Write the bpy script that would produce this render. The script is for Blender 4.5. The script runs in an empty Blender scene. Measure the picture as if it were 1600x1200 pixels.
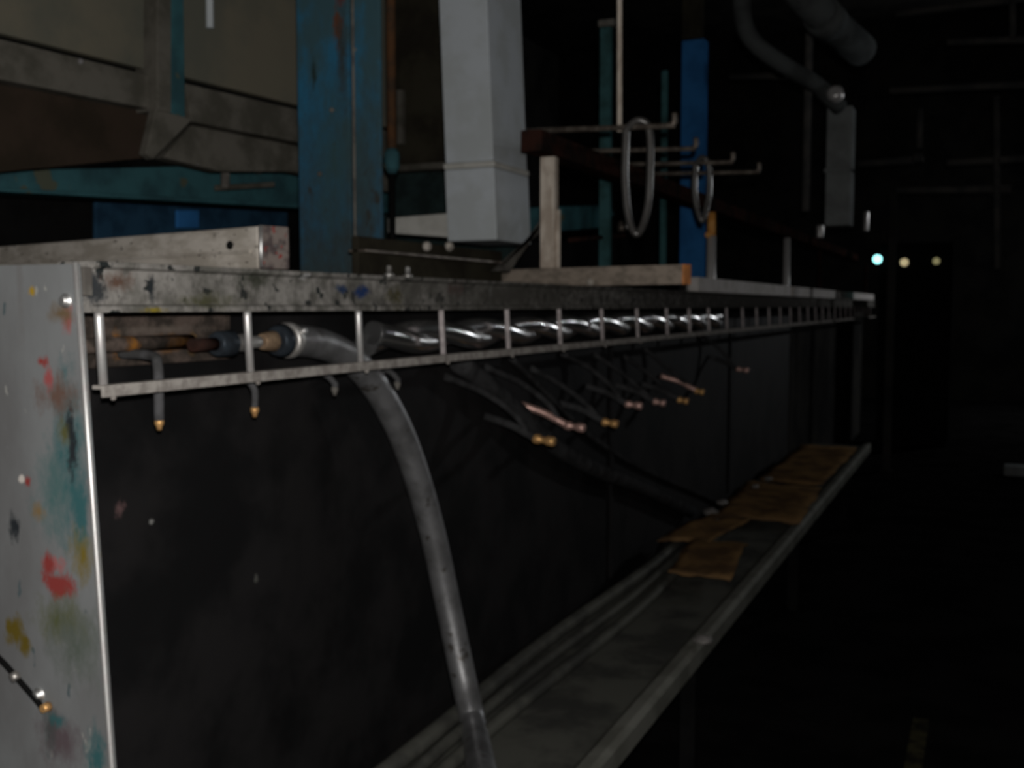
import bpy, bmesh, math, random
from mathutils import Vector, Matrix
random.seed(7)
S = bpy.context.scene
COL = S.collection
R = math.radians

# ------------------------------------------------------------------ camera
F = 1640.0                       # focal length in pixels of the 1600 wide frame
CAM = Vector((1.2, 0.0, 1.5))
YAW = math.atan(740.0 / F); PITCH = math.atan(122.0 / F)
fwd = Vector((-math.sin(YAW) * math.cos(PITCH), math.cos(YAW) * math.cos(PITCH), -math.sin(PITCH)))
right = fwd.cross(Vector((0, 0, 1))).normalized()
up = right.cross(fwd).normalized()
cd = bpy.data.cameras.new('camera')
cam = bpy.data.objects.new('camera', cd); COL.objects.link(cam)
cam.matrix_world = Matrix(((right.x, up.x, -fwd.x, CAM.x), (right.y, up.y, -fwd.y, CAM.y),
                           (right.z, up.z, -fwd.z, CAM.z), (0, 0, 0, 1)))
cd.sensor_width = 36.0; cd.lens = 36.0 * F / 1600.0
cd.clip_start = 0.02; cd.clip_end = 100
cd.dof.use_dof = True; cd.dof.focus_distance = 0.55; cd.dof.aperture_fstop = 15.0
S.camera = cam

# ------------------------------------------------------------------ world, lights, exposure
w = bpy.data.worlds.new('world'); S.world = w; w.use_nodes = True
w.node_tree.nodes['Background'].inputs[0].default_value = (0.75, 0.85, 1.0, 1)
w.node_tree.nodes['Background'].inputs[1].default_value = 0.0

def lamp(name, kind, loc, energy, color, radius=0.05, target=None, **kw):
    d = bpy.data.lights.new(name, kind); d.energy = energy; d.color = color
    if kind == 'AREA': d.size = radius
    else: d.shadow_soft_size = radius
    for k, v in kw.items(): setattr(d, k, v)
    o = bpy.data.objects.new(name, d); COL.objects.link(o); o.location = loc
    if target is not None:
        o.rotation_euler = (Vector(target) - Vector(loc)).to_track_quat('-Z', 'Y').to_euler()
    return o
lamp('camera_flash', 'POINT', CAM + up * 0.075 + right * 0.02 - fwd * 0.03, 100, (1.0, 0.97, 0.93), 0.018)
lamp('added_highlight_lamp_far', 'AREA', (4.5, 17.2, 3.5), 80, (0.95, 0.98, 1.0), 0.35, (0.0, 3.0, 1.4), shape='DISK')  # added lamp out of view, placed to give the twisted cable its highlights
lamp('added_highlight_lamp_near', 'AREA', (3.6, 8.0, 2.3), 5, (0.95, 0.98, 1.0), 0.16, (0.0, 2.4, 1.42), shape='DISK')  # second added lamp out of view, for highlights on the cable's near part
S.view_settings.view_transform = 'Standard'; S.view_settings.look = 'None'
S.view_settings.exposure = 0.0; S.view_settings.gamma = 1.0
S.view_settings.use_curve_mapping = False

# ------------------------------------------------------------------ geometry helpers
def ray(px, py): return (fwd + right * ((px - 800.0) / F) + up * ((600.0 - py) / F))
def P(px, py, X=None, Y=None, Z=None):
    d = ray(px, py)
    if X is not None: t = (X - CAM.x) / d.x
    elif Y is not None: t = (Y - CAM.y) / d.y
    else: t = (Z - CAM.z) / d.z
    return CAM + d * t
def Q(px, py, pt, n):
    d = ray(px, py); n = Vector(n)
    return CAM + d * ((Vector(pt) - CAM).dot(n) / d.dot(n))

def add_hexa(bm, b, t):
    """b, t: four bottom and four top corners, same order round"""
    v = [bm.verts.new(p) for p in list(b) + list(t)]
    for f in ((3, 2, 1, 0), (4, 5, 6, 7), (0, 1, 5, 4), (1, 2, 6, 5), (2, 3, 7, 6), (3, 0, 4, 7)):
        bm.faces.new([v[i] for i in f])
    return v
def add_box(bm, x0, x1, y0, y1, z0, z1):
    c = ((x0, y0), (x1, y0), (x1, y1), (x0, y1))
    return add_hexa(bm, [Vector((x, y, z0)) for x, y in c], [Vector((x, y, z1)) for x, y in c])
def add_prism(bm, pts, off):
    off = Vector(off)
    a = [bm.verts.new(p) for p in pts]; b = [bm.verts.new(Vector(p) + off) for p in pts]
    n = len(pts)
    bm.faces.new(a); bm.faces.new(b[::-1])
    for i in range(n): bm.faces.new((a[i], b[i], b[(i + 1) % n], a[(i + 1) % n]))
def smooth_path(pts, n=8):
    pts = [Vector(p) for p in pts]
    if len(pts) < 3: return pts
    q = [pts[0] * 2 - pts[1]] + pts + [pts[-1] * 2 - pts[-2]]
    out = []
    for i in range(1, len(q) - 2):
        for k in range(n):
            t = k / n
            out.append(0.5 * (2 * q[i] + (q[i + 1] - q[i - 1]) * t + (2 * q[i - 1] - 5 * q[i] + 4 * q[i + 1] - q[i + 2]) * t * t
                              + (3 * q[i] - q[i - 1] - 3 * q[i + 1] + q[i + 2]) * t ** 3))
    out.append(pts[-1]); return out
def add_tube(bm, pts, r, seg=12, cap=True):
    pts = [Vector(p) for p in pts]; n = len(pts)
    rs = r if isinstance(r, (list, tuple)) else [r] * n
    rings = []; prev = None
    for i, p in enumerate(pts):
        t = (pts[min(i + 1, n - 1)] - pts[max(i - 1, 0)])
        t = t.normalized() if t.length > 1e-9 else Vector((0, 0, 1))
        if prev is None:
            a = t.orthogonal().normalized()
        else:
            a = (prev - t * prev.dot(t)).normalized()
        prev = a; b = t.cross(a)
        rings.append([bm.verts.new(p + (a * math.cos(2 * math.pi * k / seg) + b * math.sin(2 * math.pi * k / seg)) * rs[i]) for k in range(seg)])
    for i in range(n - 1):
        for k in range(seg):
            f = bm.faces.new((rings[i][k], rings[i][(k + 1) % seg], rings[i + 1][(k + 1) % seg], rings[i + 1][k])); f.smooth = True
    if cap:
        bm.faces.new(rings[0][::-1]); bm.faces.new(rings[-1])
def add_lathe(bm, p0, axis, prof, seg=20):
    """prof: (distance along axis, radius)"""
    axis = Vector(axis).normalized(); p0 = Vector(p0)
    a = axis.orthogonal().normalized(); b = axis.cross(a); rings = []
    for s, r in prof:
        rings.append([bm.verts.new(p0 + axis * s + (a * math.cos(2 * math.pi * k / seg) + b * math.sin(2 * math.pi * k / seg)) * max(r, 1e-4)) for k in range(seg)])
    for i in range(len(rings) - 1):
        for k in range(seg):
            f = bm.faces.new((rings[i][k], rings[i][(k + 1) % seg], rings[i + 1][(k + 1) % seg], rings[i + 1][k])); f.smooth = True
    bm.faces.new(rings[0][::-1]); bm.faces.new(rings[-1])

def obj(name, bm, m, parent=None, bevel=0.0, kind=None, label=None):
    bmesh.ops.recalc_face_normals(bm, faces=bm.faces)
    if bevel:
        e = [e for e in bm.edges if len(e.link_faces) == 2 and e.calc_face_angle(0) > 0.6]
        bmesh.ops.bevel(bm, geom=e, offset=bevel, segments=2, profile=0.5, affect='EDGES')
    if parent is not None:
        origin = parent.location.copy()
    else:
        lo = Vector((min(v.co.x for v in bm.verts), min(v.co.y for v in bm.verts), min(v.co.z for v in bm.verts)))
        hi = Vector((max(v.co.x for v in bm.verts), max(v.co.y for v in bm.verts), max(v.co.z for v in bm.verts)))
        origin = Vector(((lo.x + hi.x) / 2, (lo.y + hi.y) / 2, lo.z))
    if parent is not None and parent.parent is not None: origin = parent.parent.location.copy()
    for v in bm.verts: v.co -= origin
    me = bpy.data.meshes.new(name); bm.to_mesh(me); bm.free(); me.materials.append(m)
    o = bpy.data.objects.new(name, me); COL.objects.link(o)
    if parent is not None: o.parent = parent
    else: o.location = origin
    if kind: o['kind'] = kind
    if label: o['label'] = label
    return o
def thing(name, label, cat, loc, group=None):
    o = bpy.data.objects.new(name, None); COL.objects.link(o); o.location = loc
    o.empty_display_size = 0.05
    o['label'] = label; o['category'] = cat
    if group: o['group'] = group
    return o
def tag(o, label, cat, group=None):
    o['label'] = label; o['category'] = cat
    if group: o['group'] = group
    return o
def bmn(): return bmesh.new()
def box_part(name, dims, m, parent, bevel=0.002, **kw):
    bm = bmn(); add_box(bm, *dims); return obj(name, bm, m, parent, bevel, **kw)
def tube_part(name, pts, r, m, parent, seg=12, **kw):
    bm = bmn(); add_tube(bm, pts, r, seg); return obj(name, bm, m, parent, **kw)

# ------------------------------------------------------------------ materials
def lin(c):
    return tuple(((x / 255) / 12.92 if x / 255 <= 0.04045 else ((x / 255 + 0.055) / 1.055) ** 2.4) for x in c) + (1,)
def mat(name, c1, c2=None, rough=0.6, metal=0.0, scale=9.0, bump=0.15, stains=(), stretch=(1, 1, 1), speck=None, spec=0.0, lo=0.4, hi=0.62, coat=0.0):
    """albedo colours c1, c2 (linear 0..1) mixed by noise; stains = (point, radii, colour, softness)"""
    m = bpy.data.materials.new(name); m.use_nodes = True
    nt = m.node_tree; N = nt.nodes; L = nt.links
    b = N['Principled BSDF']
    b.inputs['Roughness'].default_value = rough; b.inputs['Metallic'].default_value = metal
    b.inputs['Specular IOR Level'].default_value = spec
    b.inputs['Coat Weight'].default_value = coat
    geo = N.new('ShaderNodeNewGeometry')
    mp = N.new('ShaderNodeVectorMath'); mp.operation = 'MULTIPLY'; mp.inputs[1].default_value = stretch
    L.new(geo.outputs['Position'], mp.inputs[0])
    def noise(s, d=5, off=0.0, rg=0.6):
        n = N.new('ShaderNodeTexNoise'); n.inputs['Scale'].default_value = s; n.inputs['Detail'].default_value = d
        n.inputs['Roughness'].default_value = rg
        a = N.new('ShaderNodeVectorMath'); a.operation = 'ADD'; a.inputs[1].default_value = (off, off * 1.7, -off)
        L.new(mp.outputs[0], a.inputs[0]); L.new(a.outputs[0], n.inputs['Vector']); return n
    def rng(sock, a0, a1):
        r = N.new('ShaderNodeMapRange'); r.inputs['From Min'].default_value = a0; r.inputs['From Max'].default_value = a1
        r.interpolation_type = 'SMOOTHSTEP'
        L.new(sock, r.inputs['Value']); return r.outputs['Result']
    def mix(fac, a, bb):
        x = N.new('ShaderNodeMix'); x.data_type = 'RGBA'
        if fac is None: x.inputs['Factor'].default_value = 0.5
        else: L.new(fac, x.inputs['Factor'])
        for s, v in ((6, a), (7, bb)):
            if isinstance(v, tuple): x.inputs[s].default_value = v if len(v) == 4 else v + (1,)
            else: L.new(v, x.inputs[s])
        return x.outputs[2]
    c2 = c2 or tuple(x * 0.55 for x in c1)
    n1 = noise(scale)
    col = mix(rng(n1.outputs['Fac'], lo, hi), tuple(c1), tuple(c2))
    if speck:                                    # small random flecks: (colour, scale, threshold)
        for k, (sc, ss, th) in enumerate(speck):
            nn = noise(ss, 3, 3.3 + 5 * k, 0.5)
            col = mix(rng(nn.outputs['Fac'], th, th + 0.03), col, tuple(sc))
    for k, (pt, rad, sc, soft) in enumerate(stains):
        s = N.new('ShaderNodeVectorMath'); s.operation = 'SUBTRACT'; s.inputs[1].default_value = pt
        L.new(geo.outputs['Position'], s.inputs[0])
        q = N.new('ShaderNodeVectorMath'); q.operation = 'DIVIDE'; q.inputs[1].default_value = rad
        L.new(s.outputs[0], q.inputs[0])
        ln = N.new('ShaderNodeVectorMath'); ln.operation = 'LENGTH'; L.new(q.outputs[0], ln.inputs[0])
        nn = noise(48, 6, 1.1 + k, 0.78)
        ma = N.new('ShaderNodeMath'); ma.operation = 'MULTIPLY_ADD'; ma.inputs[1].default_value = 3.6
        L.new(nn.outputs['Fac'], ma.inputs[0]); L.new(ln.outputs['Value'], ma.inputs[2])
        r = N.new('ShaderNodeMapRange'); r.inputs['From Min'].default_value = 2.55 + soft * 1.3; r.inputs['From Max'].default_value = 2.55 - soft * 1.3
        L.new(ma.outputs[0], r.inputs['Value'])
        col = mix(r.outputs['Result'], col, tuple(sc))
    L.new(col, b.inputs['Base Color'])
    if bump:
        nb = noise(scale * 6, 6, 9.0)
        bu = N.new('ShaderNodeBump'); bu.inputs['Strength'].default_value = bump; bu.inputs['Distance'].default_value = 0.004
        L.new(nb.outputs['Fac'], bu.inputs['Height']); L.new(bu.outputs['Normal'], b.inputs['Normal'])
    return m
def emit(name, c, s):
    m = bpy.data.materials.new(name); m.use_nodes = True
    b = m.node_tree.nodes['Principled BSDF']; b.inputs['Base Color'].default_value = c + (1,)
    b.inputs['Emission Color'].default_value = c + (1,); b.inputs['Emission Strength'].default_value = s
    return m

Y0 = P(122, 450, X=0.0).y                       # plane of the end panel
def E(px, py): return tuple(P(px, py, Y=Y0))
def ES(px, py, w, h, c, soft=0.25):
    k = P(px, py, Y=Y0); a = P(px + w, py, Y=Y0) - k; b_ = P(px, py + h, Y=Y0) - k
    return (tuple(k), (a.length, 0.3, b_.length), c, soft)
RED = (0.30, 0.055, 0.05); TEAL = (0.05, 0.14, 0.15); OLV = (0.15, 0.11, 0.02); DRK = (0.03, 0.035, 0.04); PNK = (0.42, 0.16, 0.15)
YEL = (0.42, 0.27, 0.03); BLU = (0.02, 0.09, 0.25)
M = {}
M['panel'] = mat('grey_splattered_paint', (0.235, 0.245, 0.25), (0.17, 0.17, 0.172), 0.5, 0.0, 5, 0.12, stretch=(1, 1, 0.45), lo=0.35, hi=0.7,
    speck=[((0.10, 0.13, 0.14), 26, 0.68), ((0.36, 0.36, 0.34), 40, 0.70)],
    stains=[ES(108, 720, 24, 120, TEAL, 0.5), ES(85, 770, 28, 60, (0.09, 0.17, 0.17), 0.6), ES(125, 800, 14, 60, TEAL, .3),
            ES(112, 690, 9, 60, DRK, .2), ES(22, 825, 9, 26, DRK, .2), ES(84, 880, 18, 14, (0.42, 0.13, 0.13), .3), ES(92, 915, 26, 22, RED, .25),
            ES(75, 885, 10, 18, RED, .3), ES(128, 870, 18, 32, (0.20, 0.15, 0.03), .5), ES(22, 985, 16, 22, OLV, .25), ES(38, 1005, 9, 20, OLV, .25),
            ES(95, 970, 38, 28, (0.11, 0.12, 0.05), .6), ES(120, 1010, 34, 50, (0.12, 0.14, 0.12), .6), ES(80, 1140, 12, 40, (0.05, 0.09, 0.08), .4),
            ES(95, 1160, 30, 34, (0.13, 0.10, 0.11), .5), ES(150, 1180, 16, 40, TEAL, .4), ES(88, 1125, 12, 12, TEAL, .3),
            ES(92, 618, 32, 26, (0.16, 0.10, 0.08), .5), ES(75, 590, 8, 24, (0.38, 0.10, 0.10), .3), ES(66, 565, 9, 10, RED, .25),
            ES(104, 500, 8, 30, (0.38, 0.12, 0.12), .3), ES(98, 490, 18, 16, (0.17, 0.12, 0.07), .5), ES(42, 752, 6, 8, RED, .25), ES(35, 748, 5, 6, (0.7, 0.65, 0.6), .2),
            ES(60, 800, 10, 14, (0.25, 0.17, 0.08), .4), ES(100, 675, 10, 18, (0.12, 0.12, 0.05), .4), ES(50, 455, 6, 8, YEL, .3), ES(30, 430, 6, 100, (0.2, 0.2, 0.2), .4)])
def BS(px, py, w, h, c, soft=0.35):
    k = P(px, py, X=0.0); a = P(px + w, py, X=0.0) - k; b_ = P(px, py + h, X=0.0) - k
    return (tuple(k), (0.3, a.length, b_.length), c, soft)
M['beam'] = mat('grimy_beam_paint_with_falloff', (0.32, 0.305, 0.285), (0.15, 0.145, 0.13), 0.6, 0, 14, 0.4, speck=[((0.03, 0.035, 0.035), 30, 0.60), ((0.35, 0.34, 0.32), 60, 0.72)],
    stains=[BS(150, 452, 18, 24, (0.05, 0.055, 0.06), .3), BS(190, 440, 20, 14, (0.13, 0.075, 0.055), .5), BS(238, 485, 20, 5, (0.28, 0.22, 0.03), .3), BS(240, 450, 6, 22, DRK, .3),
            BS(400, 435, 24, 14, (0.05, 0.055, 0.04), .5), BS(568, 455, 12, 10, (0.02, 0.05, 0.16), .3), BS(535, 452, 8, 7, (0.02, 0.05, 0.13), .3),
            BS(620, 465, 12, 20, (0.09, 0.08, 0.03), .4), BS(715, 452, 14, 12, (0.10, 0.03, 0.03), .4), BS(475, 433, 8, 6, (0.5, 0.5, 0.5), .2),
            BS(768, 458, 3, 24, (0.5, 0.5, 0.5), .3), BS(330, 470, 40, 12, (0.09, 0.09, 0.05), .5), ((0.0, 6.0, 1.53), (1.2, 3.9, 1.2), (0.075, 0.07, 0.065), .35), ((0.0, 2.6, 1.53), (.3, .45, .05), (0.10, 0.095, 0.085), .6)])  # last two stains paint the flash fall-off along the beam into its colour
M['chrome'] = mat('bare_bright_steel', (0.85, 0.85, 0.84), (0.7, 0.67, 0.65), 0.46, 0.9, 30, 0.05)
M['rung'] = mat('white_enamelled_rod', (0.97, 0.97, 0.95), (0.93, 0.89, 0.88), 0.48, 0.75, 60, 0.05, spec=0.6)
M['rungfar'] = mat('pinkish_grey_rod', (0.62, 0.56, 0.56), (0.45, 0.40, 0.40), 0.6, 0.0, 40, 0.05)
M['edge'] = mat('worn_steel_edge', (0.8, 0.79, 0.77), (0.45, 0.42, 0.39), 0.46, 0.8, 12, 0.1)
M['rail'] = mat('worn_grey_rail', (0.44, 0.41, 0.38), (0.28, 0.255, 0.235), 0.6, 0, 40, 0.2)
M['darksheet'] = mat('soot_black_sheet', (0.020, 0.019, 0.0195), (0.010, 0.010, 0.0105), 0.7, 0.0, 3, 0.2, spec=0.05,
    stains=[(tuple(P(188, 795, X=-.14)), (.3, .012, .014), (0.13, 0.08, 0.08), .3), (tuple(P(236, 816, X=-.14)), (.3, .006, .006), (0.25, 0.25, 0.24), .2),
            (tuple(P(400, 905, X=-.14)), (.3, .008, .010), (0.10, 0.10, 0.09), .3)])
M['inner'] = mat('rust_stained_pale_top_plate', (0.05, 0.042, 0.036), (0.13, 0.10, 0.085), 0.6, 0.1, 22, 0.5,
    stains=[(tuple(P(183, 540, X=-.125)), (.3, .014, .02), (0.30, 0.13, 0.03), .4), (tuple(P(262, 535, X=-.125)), (.3, .03, .014), (0.28, 0.13, 0.04), .5),
            (tuple(P(300, 538, X=-.125)), (.3, .014, .016), (0.32, 0.17, 0.03), .4), (tuple(P(255, 515, X=-.125)), (.3, .1, .008), (0.17, 0.14, 0.12), .5)])  # last entry is a paler band along the top of the plate
M['box'] = mat('dusty_box_section', (0.60, 0.555, 0.50), (0.42, 0.38, 0.33), 0.6, 0.0, 11, 0.35, stretch=(1, 1, 3), speck=[((0.09, 0.08, 0.07), 45, 0.66)])
M['boxend'] = mat('paint_spotted_end', (0.25, 0.21, 0.19), (0.10, 0.08, 0.08), 0.5, 0.2, 40, 0.4, speck=[(RED, 70, 0.62), ((0.2, 0.3, 0.3), 55, 0.66)])
M['wood'] = mat('dry_wood', (0.42, 0.35, 0.29), (0.26, 0.22, 0.18), 0.7, 0, 18, 0.3, stretch=(1, 0.3, 2))
M['woodend'] = mat('orange_cut_end', (0.85, 0.34, 0.12), (0.6, 0.25, 0.1), 0.6, 0, 30, 0.2)
M['strip'] = mat('pale_grey_strip', (0.85, 0.80, 0.78), (0.7, 0.66, 0.62), 0.6, 0, 11, 0.1)
M['post'] = mat('pale_post_paint', (0.82, 0.73, 0.63), (0.55, 0.46, 0.38), 0.5, 0, 20, 0.2, stretch=(1, 1, .4), stains=[(tuple(P(866, 355, X=-.03)), (.3, .015, .012), BLU, .2)])
M['postfar'] = mat('bright_white_pipe', (0.97, 0.94, 0.93), (0.93, 0.9, 0.88), 0.36, 0.5, 20, 0.1)
M['amber'] = mat('amber_post_cap', (1.0, 0.50, 0.16), (0.9, 0.40, 0.10), 0.45, 0.0, 20, 0.1)
M['darkbeam'] = mat('black_brown_beam', (0.022, 0.016, 0.014), (0.05, 0.022, 0.017), 0.6, 0, 10, 0.3)
M['arm'] = mat('worn_steel_arm', (0.23, 0.20, 0.17), (0.12, 0.10, 0.085), 0.4, 0.5, 25, 0.2)
M['blackrub'] = mat('glossy_black_hose', (0.018, 0.018, 0.019), (0.03, 0.03, 0.03), 0.22, 0.0, 20, 0.05, spec=0.9, coat=0.5)
M['wrap'] = mat('shiny_steel_wrap', (0.75, 0.75, 0.76), (0.65, 0.65, 0.65), 0.22, 0.95, 8, 0.05, spec=1.0)
M['hose'] = mat('scuffed_dark_hose', (0.30, 0.30, 0.31), (0.21, 0.21, 0.215), 0.42, 0.6, 18, 0.1, spec=1.0, speck=[((0.12, 0.11, 0.10), 35, 0.64)])
M['dullhose'] = mat('dull_grey_tube', (0.06, 0.06, 0.062), (0.035, 0.035, 0.036), 0.5, 0.0, 20, 0.1)
M['hose3'] = mat('scuffed_grey_tube', (0.10, 0.10, 0.105), (0.06, 0.06, 0.06), 0.5, 0.0, 20, 0.1)
M['brass'] = mat('brass', (0.85, 0.50, 0.20), (0.6, 0.33, 0.14), 0.4, 0.45, 40, 0.1)
M['tan'] = mat('tan_coupling', (0.35, 0.25, 0.16), (0.22, 0.15, 0.1), 0.5, 0.2, 40, 0.1)
M['bluering'] = mat('blue_grey_ring', (0.04, 0.05, 0.062), (0.03, 0.035, 0.042), 0.35, 0.3, 40, 0.1)
M['pinkmetal'] = mat('pinkish_copper', (0.75, 0.48, 0.42), (0.5, 0.32, 0.28), 0.4, 0.5, 40, 0.1)
M['hood'] = mat('olive_grey_sheet', (0.18, 0.165, 0.125), (0.135, 0.135, 0.11), 0.6, 0, 3, 0.1)
M['hoodlow'] = mat('worn_olive_channel', (0.15, 0.14, 0.12), (0.09, 0.085, 0.07), 0.55, 0, 8, 0.25, speck=[((0.26, 0.25, 0.26), 12, 0.72)])
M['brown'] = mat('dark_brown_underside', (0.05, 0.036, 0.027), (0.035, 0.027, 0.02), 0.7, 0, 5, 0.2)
M['rust'] = mat('orange_rust', (0.11, 0.055, 0.028), (0.06, 0.04, 0.028), 0.7, 0, 15, 0.3)
M['teal'] = mat('teal_paint', (0.05, 0.14, 0.16), (0.035, 0.085, 0.10), 0.5, 0, 6, 0.15, speck=[((0.10, 0.11, 0.08), 9, 0.64)])
M['blue'] = mat('worn_blue_paint', (0.035, 0.165, 0.29), (0.055, 0.115, 0.14), 0.5, 0, 7, 0.2, stretch=(1, 1, .5), lo=.42, hi=.6,
    speck=[((0.05, 0.04, 0.03), 12, 0.66)],
    stains=[(tuple(P(528, 40, Y=2.52)), (.018, .3, .06), (0.15, 0.06, 0.035), .25), (tuple(P(532, -10, Y=2.52)), (.015, .3, .04), (0.2, 0.04, 0.03), .25),
            (tuple(P(535, 90, Y=2.52)), (.018, .3, .14), (0.05, 0.06, 0.06), .5), (tuple(P(530, 400, Y=2.52)), (.4, .4, .30), (0.05, 0.062, 0.065), .9),
            (tuple(P(490, 115, Y=2.52)), (.008, .2, .04), (0.03, 0.05, 0.05), .3), (tuple(P(520, 250, Y=2.52)), (.05, .3, .16), (0.05, 0.10, 0.11), .8)])
M['duct'] = mat('galvanised_duct', (0.66, 0.71, 0.76), (0.58, 0.62, 0.64), 0.6, 0.0, 6, 0.05)
M['seam'] = mat('duct_seam_tape', (0.66, 0.65, 0.61), (0.55, 0.54, 0.50), 0.6, 0, 10, 0.1)
M['bluepost'] = mat('deep_blue_post', (0.045, 0.20, 0.50), (0.035, 0.15, 0.38), 0.5, 0, 5, 0.05)
M['fartail'] = mat('dim_teal_post', (0.06, 0.15, 0.16), (0.04, 0.09, 0.09), 0.5, 0, 8, 0.1)
M['gull'] = mat('grey_brace', (0.20, 0.19, 0.17), (0.12, 0.11, 0.10), 0.55, 0, 16, 0.2)
M['dirtwall'] = mat('grimy_machine_wall', (0.05, 0.045, 0.032), (0.03, 0.026, 0.02), 0.7, 0, 5, 0.2)
M['tray'] = mat('grey_tray', (0.12, 0.12, 0.105), (0.065, 0.065, 0.06), 0.5, 0.1, 5, 0.2)
M['lip'] = mat('pale_tray_lip', (0.21, 0.21, 0.185), (0.15, 0.15, 0.13), 0.5, 0.1, 6, 0.15)
M['card'] = mat('brown_cardboard', (0.26, 0.155, 0.07), (0.13, 0.08, 0.045), 0.8, 0, 6, 0.4)
M['black'] = mat('black_paint', (0.012, 0.012, 0.012), (0.008, 0.008, 0.008), 0.7, 0, 5, 0.1)
M['debris'] = mat('grey_scrap', (0.32, 0.30, 0.29), (0.2, 0.19, 0.18), 0.5, 0.2, 40, 0.3)
M['floor'] = mat('oily_concrete', (0.012, 0.0115, 0.0115), (0.007, 0.007, 0.007), 0.8, 0, 2.5, 0.3)
M['wall'] = mat('sooty_wall', (0.05, 0.048, 0.045), (0.03, 0.03, 0.03), 0.9, 0, 2, 0.1)
M['fargrey'] = mat('dim_galvanised', (0.30, 0.32, 0.32), (0.22, 0.23, 0.23), 0.6, 0, 4, 0.05)
M['dimduct'] = mat('dark_dusty_duct', (0.13, 0.14, 0.14), (0.08, 0.085, 0.085), 0.7, 0, 4, 0.2)
M['fardark'] = mat('dim_far_paint', (0.16, 0.15, 0.14), (0.1, 0.1, 0.1), 0.6, 0, 4, 0.05)
M['yellowline'] = mat('worn_yellow_floor_paint', (0.06, 0.055, 0.03), (0.02, 0.018, 0.014), 0.7, 0, 12, 0.1)
M['lampcyan'] = emit('cyan_lamp', (0.35, 0.95, 0.95), 2.5)
M['lampamber'] = emit('amber_lamp', (0.75, 0.62, 0.35), 0.6)
M['lampdim'] = emit('dim_lamp', (0.55, 0.50, 0.25), 0.35)

# ------------------------------------------------------------------ setting
def struct(name, dims, m):
    bm = bmn(); add_box(bm, *dims); return obj(name, bm, m, kind='structure')
struct('floor', (-6, 6, -2, 18, -0.1, 0), M['floor'])
struct('wall_back', (-6, 6, 18, 18.2, 0, 6), M['wall'])
struct('wall_left', (-6.2, -6, -2, 18, 0, 6), M['wall'])
struct('wall_right', (6, 6.2, -2, 18, 0, 6), M['wall'])
struct('wall_front', (-6, 6, -2.2, -2, 0, 6), M['wall'])
struct('ceiling', (-6, 6, -2, 18, 6, 6.2), M['wall'])
bm = bmn(); add_box(bm, 1.0, 1.055, 1.0, 4.0, 0.0, 0.003)
obj('trim_1', bm, M['yellowline'], kind='structure')

# ------------------------------------------------------------------ machine end panel
ep = thing('end_panel', 'paint-splattered grey steel end panel at the near left corner of the machine', 'panel', (-0.6, Y0, 0.0))
xt = P(118, 412, Y=Y0); xb = P(178, 1240, Y=Y0)
slope = (xb.x - xt.x) / (xb.z - xt.z)
def ex(z): return xt.x + slope * (z - xt.z)      # edge of the panel leans outwards towards the floor
TOPZ = xt.z
bm = bmn()
add_prism(bm, [Vector((-1.6, Y0, 0.12)), Vector((ex(0.12) - .003, Y0, 0.12)), Vector((ex(TOPZ) - .003, Y0, TOPZ)), Vector((-1.6, Y0, TOPZ))], (0, 0.012, 0))
obj('plate', bm, M['panel'], ep, 0.001)
bm = bmn()
add_tube(bm, [Vector((ex(z) + .001, Y0 - .001, z)) for z in (0.12, 0.8, 1.2, TOPZ + .002)], .0042, 12)
obj('edge_bead', bm, M['rung'], ep, label='bare bright steel edge')
for (px, py) in ((104, 470), (62, 1085)):
    p = P(px, py, Y=Y0)
    bm = bmn(); add_lathe(bm, p + Vector((0, .001, 0)), (0, -1, 0), [(0, .011), (.003, .011), (.0035, .0075), (.009, .0075), (.011, .005)], 12)
    obj('bolt', bm, M['chrome'], ep)
bm = bmn()
add_tube(bm, [P(-30, 1000, Y=Y0 - .012), P(10, 1040, Y=Y0 - .012), P(62, 1100, Y=Y0 - .008), P(68, 1112, Y=Y0 - .004)], .0042, 8)
obj('release_rod', bm, M['black'], ep, label='thin black diagonal rod')
bm = bmn(); add_lathe(bm, P(20, 1052, Y=Y0 - .017), ray(0, 0) * 0 + Vector((.6, 0, -.7)), [(0, .007), (.006, .008), (.012, .007)], 10)
obj('collar', bm, M['edge'], ep)
bm = bmn(); add_lathe(bm, P(66, 1108, Y=Y0 - .012), (0, 1, 0), [(0, .006), (.012, .008)], 10)
obj('pin', bm, M['brass'], ep)
box_part('inner_flange', (-1.6, ex(1.0) - .03, Y0 + .0125, Y0 + .03, 1.515, TOPZ - .004), M['gull'], ep)

# ------------------------------------------------------------------ side frame: beam, rungs, rail, sheet
YE = 13.0
fr = thing('long_machine', 'long ladder-like steel side of the machine running back from the splattered panel', 'machine', (0, Y0, 0))
YB = Y0 + .028
ZB, ZT = 1.490, 1.566
# C channel: web + two lips
prof = [(-.07, ZB), (0.004, ZB), (0.004, ZB + .010), (-.004, ZB + .012), (-.004, ZT - .012), (0.006, ZT - .008), (0.006, ZT), (-.07, ZT)]
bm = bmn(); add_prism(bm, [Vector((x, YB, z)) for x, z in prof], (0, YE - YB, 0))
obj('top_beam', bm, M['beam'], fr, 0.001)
LX = 0.004
def rx(z): return 0.0 - 0.045 * (z - 1.49)        # rungs lean out very slightly
bm = bmn(); z0 = 1.5 - .1275
prof = [(LX - .012, z0 + .010), (LX + .010, z0 + .010), (LX + .010, z0 - .008), (LX + .005, z0 - .008), (LX + .005, z0 + .004), (LX - .012, z0 + .004)]
add_prism(bm, [Vector((x, YB, z)) for x, z in prof], (0, YE - YB, 0))
obj('bottom_rail', bm, M['rail'], fr, 0.001)
ry = [P(x, 530, X=0.0).y for x in (160, 391, 564, 693, 795, 876, 942, 997, 1043, 1078, 1108)]
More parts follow.
